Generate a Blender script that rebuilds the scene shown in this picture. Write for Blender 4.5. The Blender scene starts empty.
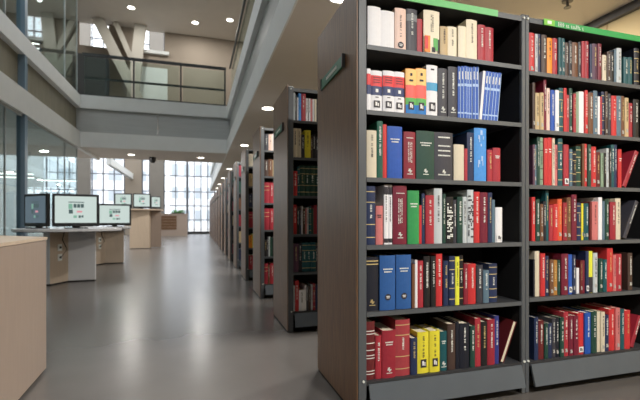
import bpy, bmesh, math, random
from mathutils import Vector, Matrix
random.seed(11)
S = bpy.context.scene
COL = S.collection
PI = math.pi

# ------------------------------------------------------------------ materials
def lin(c):
    return tuple((v/12.92 if v <= .04045 else ((v+.055)/1.055)**2.4) for v in c)
def rgb(r, g, b):
    return lin((r/255, g/255, b/255))
MATS = {}
def mat(name, col, rough=.5, metal=0., spec=.5, noise=0., nscale=8., stretch=(1,1,1), emit=None, estr=0., bump=0.):
    if name in MATS: return MATS[name]
    m = bpy.data.materials.new(name); m.use_nodes = True
    nt = m.node_tree; b = nt.nodes['Principled BSDF']
    b.inputs['Base Color'].default_value = (*col, 1)
    b.inputs['Roughness'].default_value = rough
    b.inputs['Metallic'].default_value = metal
    b.inputs['Specular IOR Level'].default_value = spec
    if emit:
        b.inputs['Emission Color'].default_value = (*emit, 1)
        b.inputs['Emission Strength'].default_value = estr
    if noise or bump:
        tc = nt.nodes.new('ShaderNodeTexCoord'); mp = nt.nodes.new('ShaderNodeMapping')
        mp.inputs['Scale'].default_value = stretch
        nz = nt.nodes.new('ShaderNodeTexNoise'); nz.inputs['Scale'].default_value = nscale
        nz.inputs['Detail'].default_value = 5
        nt.links.new(tc.outputs['Object'], mp.inputs['Vector']); nt.links.new(mp.outputs['Vector'], nz.inputs['Vector'])
        if noise:
            rp = nt.nodes.new('ShaderNodeValToRGB')
            lo = tuple(max(0, c*(1-noise)) for c in col); hi = tuple(min(1, c*(1+noise)) for c in col)
            rp.color_ramp.elements[0].position = .3; rp.color_ramp.elements[1].position = .7
            rp.color_ramp.elements[0].color = (*lo, 1); rp.color_ramp.elements[1].color = (*hi, 1)
            nt.links.new(nz.outputs['Fac'], rp.inputs['Fac']); nt.links.new(rp.outputs['Color'], b.inputs['Base Color'])
        if bump:
            bp = nt.nodes.new('ShaderNodeBump'); bp.inputs['Strength'].default_value = bump
            bp.inputs['Distance'].default_value = .01
            nt.links.new(nz.outputs['Fac'], bp.inputs['Height']); nt.links.new(bp.outputs['Normal'], b.inputs['Normal'])
    MATS[name] = m
    return m
def glass_mat(name, tint, refl=.12):
    if name in MATS: return MATS[name]
    m = bpy.data.materials.new(name); m.use_nodes = True; nt = m.node_tree
    for n in list(nt.nodes): nt.nodes.remove(n)
    out = nt.nodes.new('ShaderNodeOutputMaterial'); mix = nt.nodes.new('ShaderNodeMixShader')
    tr = nt.nodes.new('ShaderNodeBsdfTransparent'); tr.inputs['Color'].default_value = (*tint, 1)
    gl = nt.nodes.new('ShaderNodeBsdfGlossy'); gl.inputs['Roughness'].default_value = .02
    gl.inputs['Color'].default_value = (.9, .95, .95, 1)
    lw = nt.nodes.new('ShaderNodeLayerWeight'); lw.inputs['Blend'].default_value = .5
    pw = nt.nodes.new('ShaderNodeMath'); pw.operation = 'POWER'; pw.inputs[1].default_value = 4
    ma = nt.nodes.new('ShaderNodeMath'); ma.operation = 'MULTIPLY_ADD'; ma.inputs[1].default_value = .6; ma.inputs[2].default_value = refl*.25
    nt.links.new(lw.outputs['Facing'], pw.inputs[0]); nt.links.new(pw.outputs[0], ma.inputs[0]); nt.links.new(ma.outputs[0], mix.inputs['Fac'])
    nt.links.new(tr.outputs[0], mix.inputs[1]); nt.links.new(gl.outputs[0], mix.inputs[2])
    nt.links.new(mix.outputs[0], out.inputs['Surface'])
    MATS[name] = m
    return m

M_wood   = mat('brown_wood_laminate', rgb(120, 88, 61), .44, noise=.22, nscale=6, stretch=(14, 14, 1.1))
M_steel  = mat('grey_steel', rgb(86, 90, 94), .45, noise=.04, nscale=12)
M_shelf  = mat('dark_grey_steel', rgb(50, 51, 54), .55)
M_back   = mat('black_back', rgb(19, 19, 20), .8)
M_plinth = mat('slate_plinth', rgb(84, 91, 98), .5, noise=.04, nscale=9)
M_toe    = mat('toe_kick', rgb(20, 20, 20), .8)
M_green  = mat('green_sign', rgb(58, 168, 92), .45)
M_lime   = mat('lime_sign', rgb(128, 205, 70), .45)
M_palegreen = mat('pale_green_sign', rgb(112, 198, 122), .45)
M_tealsign = mat('teal_sign', rgb(34, 112, 84), .4)
M_print  = mat('white_print', rgb(235, 238, 232), .6)
M_floor  = mat('floor_vinyl', rgb(93, 89, 86), .27, spec=.7, noise=.05, nscale=3)
M_ceil   = mat('ceiling_paint', rgb(202, 196, 189), .85, noise=.02, nscale=3)
M_white  = mat('white_paint', rgb(222, 226, 226), .7, noise=.02, nscale=4)
M_panel  = mat('grey_panel', rgb(176, 180, 180), .5, noise=.06, nscale=4, stretch=(.4, .4, 10))
M_brownpanel = mat('bronze_panel', rgb(134, 129, 112), .45, noise=.12, nscale=3, stretch=(3, 3, .5))
M_wallbeige = mat('beige_wall', rgb(214, 190, 142), .8, noise=.02, nscale=2)
M_wallbrown = mat('taupe_wall', rgb(150, 139, 126), .8, noise=.02, nscale=2)
M_trim   = mat('dark_trim', rgb(92, 90, 90), .5)
M_column = mat('blue_grey_column', rgb(112, 134, 152), .45)
M_frame  = mat('dark_frame', rgb(58, 62, 64), .45)
M_mull   = mat('mullion_grey', rgb(78, 82, 90), .5)
M_oak    = mat('pale_oak', rgb(192, 174, 154), .45, noise=.05, nscale=5, stretch=(8, 8, .8))
M_oakpink = mat('counter_oak', rgb(152, 136, 124), .5, noise=.04, nscale=5, stretch=(10, 10, .8))
M_lam    = mat('white_laminate', rgb(226, 226, 228), .4)
M_darkoak = mat('dark_oak_slats', rgb(98, 70, 46), .5, noise=.2, nscale=4, stretch=(1, 1, 20))
M_black  = mat('black_plastic', rgb(26, 28, 30), .4)
M_screen = mat('screen_glow', rgb(30, 40, 40), .3, emit=rgb(214, 230, 224), estr=.85)
M_scr_dim = mat('screen_dim', rgb(30, 36, 40), .3, emit=rgb(104, 122, 134), estr=.7)
M_scr_dark = mat('screen_thumbnail', rgb(40, 60, 60), .3, emit=rgb(72, 92, 92), estr=.8)
M_scr_red = mat('screen_red_logo', rgb(160, 60, 70), .3, emit=rgb(215, 160, 168), estr=.8)
M_scr_grn = mat('screen_green_bar', rgb(60, 120, 90), .3, emit=rgb(130, 170, 155), estr=.8)
M_glass  = glass_mat('clear_glass', (.86, .92, .90), .12)
M_glassl = glass_mat('green_tint_glass', (.80, .88, .89), .25)
M_pane   = glass_mat('window_pane', (.97, .98, .99), .06)
M_lamp   = mat('lamp_diffuser', (1, .95, .86), .5, emit=(1., .93, .8), estr=9)
M_strip  = mat('linear_lamp', (1, .97, .9), .5, emit=(1., .96, .88), estr=3)
M_plant  = mat('leaf_green', rgb(96, 150, 92), .6, noise=.3, nscale=20)
M_out    = mat('render_wall', rgb(226, 228, 232), .8)
M_outwin = mat('outdoor_window', rgb(176, 184, 192), .5)
M_paper  = mat('page_paper', rgb(222, 212, 188), .85, noise=.08, nscale=30, stretch=(40, 1, 1))
M_strut  = mat('strut_paint', rgb(186, 182, 172), .7)
M_pier   = mat('pier_grey', rgb(126, 121, 114), .7, noise=.03, nscale=3)
M_ground = mat('pavement', rgb(170, 168, 166), .9, noise=.05, nscale=2)

# ------------------------------------------------------------------ mesh helper
class MB:
    def __init__(s): s.bm = bmesh.new()
    def box(s, x0, x1, y0, y1, z0, z1, mi=0, bev=0.):
        vs = [s.bm.verts.new((x, y, z)) for x in (x0, x1) for y in (y0, y1) for z in (z0, z1)]
        fs = []
        for f in ((0,1,3,2), (4,6,7,5), (0,4,5,1), (2,3,7,6), (0,2,6,4), (1,5,7,3)):
            F = s.bm.faces.new([vs[i] for i in f]); F.material_index = mi; fs.append(F)
        if bev:
            es = list({e for F in fs for e in F.edges})
            bmesh.ops.bevel(s.bm, geom=es, offset=bev, segments=1, affect='EDGES')
        return s
    def prism(s, pts, z0, z1, mi=0):
        a = sum(pts[i][0]*pts[(i+1) % len(pts)][1]-pts[(i+1) % len(pts)][0]*pts[i][1] for i in range(len(pts)))
        if a < 0: pts = pts[::-1]
        lo = [s.bm.verts.new((x, y, z0)) for x, y in pts]; hi = [s.bm.verts.new((x, y, z1)) for x, y in pts]
        n = len(pts)
        fs = [s.bm.faces.new(lo[::-1]), s.bm.faces.new(hi)]
        for i in range(n): fs.append(s.bm.faces.new((lo[i], lo[(i+1) % n], hi[(i+1) % n], hi[i])))
        for f in fs: f.material_index = mi
        return s
    def beam(s, p, q, w, h, up=(0, 0, 1), mi=0):
        p, q = Vector(p), Vector(q); d = (q-p).normalized(); u = Vector(up)
        a = d.cross(u).normalized(); b = a.cross(d).normalized()
        vs = []
        for c in (p, q):
            for i, j in ((-1,-1), (1,-1), (1,1), (-1,1)): vs.append(s.bm.verts.new(c + a*(i*w/2) + b*(j*h/2)))
        for f in ((0,3,2,1), (4,5,6,7), (0,1,5,4), (1,2,6,5), (2,3,7,6), (3,0,4,7)):
            s.bm.faces.new([vs[i] for i in f]).material_index = mi
        return s
    def cyl(s, c, r, h, n=20, mi=0, r2=None, axis='Z'):
        r2 = r if r2 is None else r2
        A = Matrix.Identity(3)
        if axis == 'X': A = Matrix.Rotation(PI/2, 3, 'Y')
        if axis == 'Y': A = Matrix.Rotation(-PI/2, 3, 'X')
        c = Vector(c)
        lo = [s.bm.verts.new(c + A @ Vector((r*math.cos(2*PI*i/n), r*math.sin(2*PI*i/n), 0))) for i in range(n)]
        hi = [s.bm.verts.new(c + A @ Vector((r2*math.cos(2*PI*i/n), r2*math.sin(2*PI*i/n), h))) for i in range(n)]
        fs = [s.bm.faces.new(lo[::-1]), s.bm.faces.new(hi)]
        for i in range(n): fs.append(s.bm.faces.new((lo[i], lo[(i+1) % n], hi[(i+1) % n], hi[i])))
        for f in fs: f.material_index = mi
        return s
    def tube(s, pts, r, n=8, mi=0, closed=False):
        pts = [Vector(p) for p in pts]; rings = []
        m = len(pts)
        for i, p in enumerate(pts):
            a = pts[(i-1) % m] if (closed or i > 0) else p
            b = pts[(i+1) % m] if (closed or i < m-1) else p
            d = (b-a).normalized(); u = Vector((0, 0, 1)) if abs(d.z) < .9 else Vector((1, 0, 0))
            e = d.cross(u).normalized(); f = e.cross(d)
            rings.append([s.bm.verts.new(p + e*(r*math.cos(2*PI*k/n)) + f*(r*math.sin(2*PI*k/n))) for k in range(n)])
        for i in range(m if closed else m-1):
            A, B = rings[i], rings[(i+1) % m]
            for k in range(n):
                s.bm.faces.new((A[k], A[(k+1) % n], B[(k+1) % n], B[k])).material_index = mi
        if not closed:
            s.bm.faces.new(rings[0][::-1]); s.bm.faces.new(rings[-1])
        return s
    def quad(s, x0, x1, z0, z1, y, mi=0):          # a flat print facing -Y
        s.bm.faces.new([s.bm.verts.new(v) for v in ((x0, y, z0), (x1, y, z0), (x1, y, z1), (x0, y, z1))]).material_index = mi
        return s
    def sphere(s, c, r, sc=(1, 1, 1), mi=0):
        g = bmesh.ops.create_uvsphere(s.bm, u_segments=16, v_segments=10, radius=r)
        for v in g['verts']: v.co = Vector((v.co.x*sc[0], v.co.y*sc[1], v.co.z*sc[2])) + Vector(c)
        for f in {f for v in g['verts'] for f in v.link_faces}: f.material_index = mi; f.smooth = True
        return s
    def build(s, name, mats, parent=None, smooth=False, fix=True):
        if fix: bmesh.ops.recalc_face_normals(s.bm, faces=s.bm.faces)
        me = bpy.data.meshes.new(name); s.bm.to_mesh(me); s.bm.free()
        for m in (mats if isinstance(mats, (list, tuple)) else [mats]): me.materials.append(m)
        if smooth:
            for p in me.polygons: p.use_smooth = True
        o = bpy.data.objects.new(name, me); COL.objects.link(o)
        if parent: o.parent = parent
        return o
def tag(o, label, cat, group=None):
    o['label'] = label; o['category'] = cat
    if group: o['group'] = group
    return o
def thing(name, label, cat, loc=(0, 0, 0), rot=0, group=None):
    o = bpy.data.objects.new(name, None); COL.objects.link(o)
    o.empty_display_size = .1
    o.location = loc; o.rotation_euler = (0, 0, rot)
    return tag(o, label, cat, group)
def struct(name, mb, m, parent=None):
    o = mb.build(name, m, parent)
    if not parent: o['kind'] = 'structure'
    return o
def copy_tree(o, parent=None):
    c = o.copy(); COL.objects.link(c)
    if parent: c.parent = parent
    for ch in list(o.children): copy_tree(ch, c)
    return c

# ------------------------------------------------------------------ layout numbers (metres)
AX = .737            # plane of the bookcase ends along the aisle
Y0, PITCH = 1.793, 1.541
W, DEP, PW = .962, .66, .044
TOP = 2.065
ZN = [1.794, 1.480, 1.155, .828, .505, .170]
ZR = [1.772, 1.452, 1.144, .831, .520, .165]
H1, H2, H3, H4, HC = 2.93, 3.33, 3.97, 4.33, 7.3   # beam bottom, beam top, slab edge bottom / top, upper ceiling
XL, XR, XW = -3.0, .875, 3.82
YB0, YB1, YF = 12.3, 14.6, 28.7

# ------------------------------------------------------------------ setting
struct('floor', MB().box(-9.2, XW+.1, -7, YF+.3, -.15, 0), M_floor)
struct('ceiling_over_stacks', MB().box(XR, XW, -7, YF, H1, H1+.06), M_ceil)
struct('trim_1', MB().box(XR-.02, XR, -7, YF, H1, H2), M_white)                       # white edge beam, stack side
struct('trim_2', MB().box(XR+.06, XR+.1, -7, YF, H2, H3), M_panel)                    # recessed grey panel
struct('trim_3', MB().box(XR-.02, XR+.2, -7, YF, H3, H4), M_white)                    # upper slab edge
struct('floor_upper_right', MB().box(XR+.2, XW, -7, YF, H3+.05, H4-.02), M_ceil)
struct('trim_4', MB().box(XL-.1, XL, -2, YB1, H1-.05, H2), M_white)
struct('trim_5', MB().box(XL-.16, XL-.12, -2, YB1, H2, H3), M_brownpanel)
struct('trim_6', MB().box(XL-.25, XL, -2, YB1, H3, H4-.02), M_white)
struct('floor_upper_left', MB().box(-9, XL-.25, -2, YB1, H3, H4-.05), M_ceil)
struct('ceiling_left_room', MB().box(-9, XL-.1, -2, YB1, H1, H1+.06), M_ceil)
struct('trim_7', MB().box(XL, XR-.02, YB0, YB0+.1, H1, H2), M_white)                  # bridge front beam
pb = MB()
pb.box(XL-.12, -1.075, YB0+.07, YB0+.1, H2, H3); pb.box(-1.055, XR+.06, YB0+.07, YB0+.1, H2, H3)
struct('trim_8', pb, M_panel)
struct('trim_9', MB().box(XL, XR-.02, YB0, YB0+.25, H3, H4), M_white)
struct('floor_bridge', MB().box(XL, XR, YB0+.25, YB1, H3, H4-.02), M_ceil)
struct('ceiling_bridge', MB().box(XL, XR, YB0+.1, YB1, H1+.02, H1+.08), M_ceil)
struct('ceiling_upper', MB().box(-9, XW, 10.6, YB1+.1, HC, HC+.1), M_ceil)
struct('ceiling_upper_right', MB().box(XR, XW, -7, 10.6, HC, HC+.1), M_ceil)
struct('ceiling_upper_left', MB().box(-9, XL, -2, 10.6, HC, HC+.1), M_ceil)
# right-hand wall with seams and the dark trim under the ceiling
wr = MB(); ys = [-7, -1.2, 1.55, 2.95, 5.6, 9, 14, 20, YF]
for a, b in zip(ys, ys[1:]): wr.box(XW, XW+.1, a+.004, b-.004, 0, HC)
wr.box(XW+.04, XW+.1, -7, YF, 0, HC)
struct('wall_right', wr, M_wallbeige)
struct('trim_10', MB().box(XW-.05, XW, -7, YF, H1-.075, H1), M_trim)
struct('ceiling_atrium_added', MB().box(-9, -2.95, -7, YB0-.1, 11, 11.1).box(.85, XW, -7, YB0-.1, 11, 11.1).box(-2.95, .85, -7, 1.5, 11, 11.1), M_ceil)  # unseen roof, added to keep sky light off the aisle
sk = MB()
for k in range(6): sk.box(-2.95, .85, 1.5+k*2.12, 1.56+k*2.12, 11, 11.12)
struct('window_7', sk, M_mull)  # unseen skylight bars; roof gap added to light the atrium bands
struct('trim_20', MB().box(-4.15, -3.95, 21.5, YF-.06, 3.6, 3.95), M_white)
struct('wall_left', MB().box(-9.2, -9, -7, YF, 0, 11), M_white)
struct('wall_back_added', MB().box(-9, XW, -7.1, -7, 0, 11), M_wallbrown)  # unseen wall, added to cut daylight coming from the rear
# upper back wall of the bridge: openings, taupe wall on the right
ub = MB()
ub.box(-.85, XW, YB1, YB1+.1, H4-.1, HC)
ub.box(-9, XL-.6, YB1, YB1+.1, H4-.1, HC)
ub.box(XL-.6, -2.75, YB1, YB1+.1, H4-.1, 6.55)
ub.box(-2.75, -1.8, YB1, YB1+.1, H4-.1, HC)
ub.box(-1.8, -.85, YB1, YB1+.1, H4-.1, 6.6)
ub.prism([(-1.05, YB1), (-.85, YB1), (-.85, YB1+.1), (-1.05, YB1+.1)], 6.6, HC)
struct('wall_bridge_back', ub, M_wallbrown)
struct('trim_11', MB().box(-1.8, -.95, YB1-.03, YB1, H4, 6.05), M_white)               # pale low wall on the bridge
struct('trim_12', MB().box(-1.85, -.9, YB1-.12, YB1, 6.5, 6.6), M_white)

# window facade at the far end
def facade(n, x0, x1, z0, z1, dx, zs, door=None):
    f = MB()
    f.box(x0, x0+.07, YF, YF+.12, z0, z1); f.box(x1-.07, x1, YF, YF+.12, z0, z1)
    f.box(x0, x1, YF, YF+.12, z0, z0+.1); f.box(x0, x1, YF, YF+.12, z1-.08, z1)
    k = max(1, round((x1-x0)/dx))
    for i in range(1, k):
        x = x0 + (x1-x0)*i/k
        f.box(x-.03, x+.03, YF+.01, YF+.11, z0, z1)
    for z in zs:
        if z0 < z < z1: f.box(x0, x1, YF+.015, YF+.105, z-.03, z+.03)
    o = struct('window_%d' % n, f, M_mull)
    MB().box(x0+.03, x1-.03, YF+.055, YF+.065, z0+.05, z1-.05).build('pane', M_pane, o)
    return o
ZS = [.95, 1.9, 2.85, 3.9, 4.95, 6, 7.05, 8.1, 9.2, 10.3, 11.4, 12.5, 13.6]
facade(1, -8.9, -4.45, 0, 14.5, .62, ZS)
facade(2, -3.45, -2.95, 0, 14.5, .5, ZS)
facade(3, -2.1, -.62, 0, 14.5, .74, ZS)
facade(4, -.62, XW, 0, 14.5, .44, ZS)
fw = MB().box(-4.45, -3.45, YF-.05, YF+.2, 0, 14.5)
struct('wall_far_pier', fw, M_wallbrown)
struct('wall_far_post', MB().box(-7.2, -6.45, YF-.06, YF+.2, 0, 14.5), M_pier)
struct('wall_far_column', MB().box(-2.95, -2.1, YF-.25, YF+.2, 0, 14.5), M_pier)
struct('trim_13', MB().box(-.6, 1.0, YF-.1, YF+.02, 0, .16), M_toe)

# left glass partition with its frames, ground and upper floor
def partition(n, z0, z1, ys, m):
    f = MB()
    for y in ys: f.box(XL-.09, XL-.06, y-.008, y+.008, z0, z1)
    f.box(XL-.1, XL-.05, ys[0], ys[-1], z0, z0+.05); f.box(XL-.1, XL-.05, ys[0], ys[-1], z1-.04, z1)
    o = struct('window_%d' % n, f, m)
    for a, b in zip(ys, ys[1:]): MB().box(XL-.08, XL-.07, a+.008, b-.008, z0+.05, z1-.04).build('pane', M_glassl, o)
    return o
partition(5, 0, H1-.05, [-1.9, 1.6, 4.8, 8, 11.2, 12.25], M_panel)
partition(6, H4-.02, HC, [-1.9, 1.6, 4.8, 8, 11.2, 12.25], M_panel)
for i, y in enumerate((1.3, 5.0, 8.7)):
    c = MB()
    c.box(XL-.14, XL-.005, y-.06, y+.06, 0, HC)
    o = struct('trim_%d' % (14+i), c, M_column)

# slanted struts behind the bridge balustrade
st = MB()
st.beam((-3.0, 14.2, HC), (-1.55, 14.2, H4-.02), .32, .12, up=(0, 1, 0))
struct('trim_18', st, M_strut)
st = MB(); st.beam((-2.5, 14.35, HC), (-2.0, 14.35, 6.1), .16, .12, up=(0, 1, 0)); st.beam((-1.75, 14.3, HC), (-2.05, 14.3, H4-.02), .34, .12, up=(0, 1, 0))
struct('trim_19', st, M_strut)
# dark lift enclosure on the bridge, far left
struct('wall_lift_shaft', MB().box(-3.55, -2.72, 14.1, 14.55, H4-.05, 6.1), M_frame)

# ------------------------------------------------------------------ balustrades
def balustrade(label, p, q, n, rails=True):
    r = thing('glass_balustrade', label, 'railing', (p[0], p[1], H4), 0, None)
    p0 = Vector((0, 0, 0)); d = Vector((q[0]-p[0], q[1]-p[1], 0)); L = d.length; e = d.normalized()
    MB().beam(p0+Vector((0, 0, 1.14)), d+Vector((0, 0, 1.14)), .05, .08 if rails else .04).build('handrail', M_frame, r)
    if rails: MB().beam(p0+Vector((0, 0, .5)), d+Vector((0, 0, .5)), .03, .06).build('mid_rail', M_frame, r)
    MB().beam(p0+Vector((0, 0, .03)), d+Vector((0, 0, .03)), .05, .06).build('base_channel', M_frame, r)
    for i in range(n+1 if rails else 0):
        c = e*(.03+(L-.06)*i/n)
        MB().box(c.x-.022, c.x+.022, c.y-.022, c.y+.022, 0, 1.12).build('post', M_frame, r)
    off = Vector((-e.y, e.x, 0))*-.04
    for i in range(n):
        a, b = e*(L*i/n+.05)+off, e*(L*(i+1)/n-.05)+off
        MB().beam(Vector((a.x, a.y, .55)), Vector((b.x, b.y, .55)), .012, 1.0).build('glass_panel', M_glass, r)
    return r
balustrade('glass balustrade with dark double rails on the bridge across the atrium', (XL+.02, YB0+.12), (XR-.04, YB0+.12), 3)
balustrade('long glass balustrade of upper floor above the bookcases', (XR+.07, -4), (XR+.07, YB0), 9, False)
NEAR_ROWS = [
 [(0.7939,0.0689,0.196,'white','thick|e'), (0.8642,0.0765,0.189,'white','e'), (0.9423,0.0609,0.211,'blush','v|circ'), (1.006,0.0604,0.216,'charcoal','label|v'), (1.068,0.0306,0.176,'red',''), (1.104,0.092,0.226,'cream','patch'), (1.199,0.0452,0.154,'tan','v'), (1.246,0.0561,0.162,'cream','v'), (1.307,0.0484,0.17,'cream',''), (1.357,0.0667,0.212,'cream','v'), (1.428,0.0482,0.194,'red','v'), (1.478,0.0561,0.191,'red','v')],
 [(0.7909,0.0208,0.207,'white','flag'), (0.8132,0.0601,0.201,'white','flag'), (0.8748,0.0597,0.205,'white','flag'), (0.9361,0.0608,0.208,'white','flag'), (1,0.0587,0.229,'orange','rain'), (1.06,0.0597,0.238,'orange','rain'), (1.122,0.0641,0.262,'white','wb'), (1.191,0.0552,0.253,'charcoal','v|emb'), (1.249,0.0562,0.267,'charcoal','v|emb'), (1.309,0.0165,0.275,'royal','jour'), (1.327,0.0166,0.277,'royal','jour'), (1.345,0.0167,0.279,'royal','jour'), (1.363,0.0168,0.281,'royal','jour'), (1.381,0.0168,0.283,'royal','jour'), (1.399,0.0169,0.285,'royal','jour'), (1.418,0.017,0.287,'royal','jour'), (1.438,0.016,0.266,'white','lean'), (1.456,0.0179,0.267,'royal','jour|lean'), (1.476,0.0198,0.268,'royal','jour|lean'), (1.498,0.0181,0.267,'royal','jour|lean'), (1.517,0.0182,0.267,'royal','jour|lean'), (1.537,0.0201,0.267,'royal','jour|lean')],
 [(0.7894,0.0522,0.231,'ivory','v'), (0.8431,0.0317,0.279,'bottle','v'), (0.8764,0.0228,0.266,'scarlet',''), (0.9023,0.082,0.26,'cobalt','h'), (0.9906,0.0665,0.237,'maroon','vv'), (1.06,0.104,0.246,'forest','h|emb'), (1.169,0.109,0.247,'charcoal','hh|emb'), (1.282,0.0619,0.189,'ivory',''), (1.345,0.0191,0.17,'red',''), (1.366,0.0421,0.257,'navy','v'), (1.41,0.0767,0.284,'sky','wav'), (1.49,0.0344,0.17,'red','v'), (1.526,0.0476,0.183,'red','h')],
 [(0.7865,0.0506,0.286,'navy','bands'), (0.8401,0.0378,0.191,'rose','h'), (0.8824,0.0229,0.294,'white','v|dk'), (0.9069,0.0215,0.294,'white','v|dk'), (0.9315,0.0764,0.293,'burgundy','vv'), (1.011,0.0653,0.269,'green','h'), (1.078,0.0145,0.196,'scarlet',''), (1.094,0.0178,0.256,'navy','v'), (1.115,0.0491,0.247,'red','v'), (1.166,0.0482,0.284,'silver','v'), (1.216,0.0184,0.256,'forest','v'), (1.238,0.044,0.242,'black','check'), (1.283,0.0188,0.227,'charcoal','v'), (1.304,0.0344,0.243,'forest','v'), (1.34,0.0243,0.243,'silver','v'), (1.368,0.0386,0.281,'silver','check'), (1.408,0.0354,0.271,'scarlet','v'), (1.445,0.0484,0.268,'burgundy','v'), (1.496,0.0272,0.268,'navy','v'), (1.525,0.0182,0.231,'slate',''), (1.547,0.0442,0.19,'white','wl')],
 [(0.7835,0.0701,0.262,'ink','gold|emb'), (0.8582,0.0841,0.269,'steelblue','h|disc'), (0.9485,0.0832,0.27,'steelblue','h|disc'), (1.035,0.0175,0.223,'brown',''), (1.054,0.0144,0.241,'white',''), (1.07,0.0323,0.236,'red','v'), (1.105,0.0359,0.259,'black','v'), (1.145,0.0296,0.258,'black','v'), (1.177,0.0366,0.269,'scarlet','v'), (1.219,0.0303,0.232,'navy','v'), (1.253,0.034,0.256,'navy','bands'), (1.29,0.024,0.252,'lemon','v'), (1.316,0.0242,0.258,'black','bands'), (1.342,0.0261,0.213,'maroon','v'), (1.37,0.0474,0.212,'scarlet','v'), (1.424,0.0392,0.203,'charcoal','v'), (1.467,0.036,0.175,'slate','v'), (1.506,0.0511,0.208,'navy','bands')],
 [(0.7806,0.0536,0.283,'oxblood','wbands'), (0.8371,0.0332,0.211,'red','v'), (0.8718,0.072,0.234,'crimson','h|emb'), (0.9469,0.08,0.28,'rosewood','bands'), (1.028,0.0383,0.184,'navy','v'), (1.07,0.0648,0.209,'yellow','v|bsq'), (1.138,0.0594,0.211,'yellow','v|bsq'), (1.201,0.0402,0.202,'teal','h|emb'), (1.244,0.0475,0.238,'umber','v'), (1.295,0.0189,0.244,'ink',''), (1.316,0.0624,0.236,'ink','v'), (1.382,0.0299,0.218,'forest','v'), (1.413,0.0355,0.256,'red','v'), (1.451,0.0395,0.235,'black','v'), (1.492,0.0472,0.244,'crimson','v'), (1.541,0.0275,0.259,'indigo','v')],
]
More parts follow.
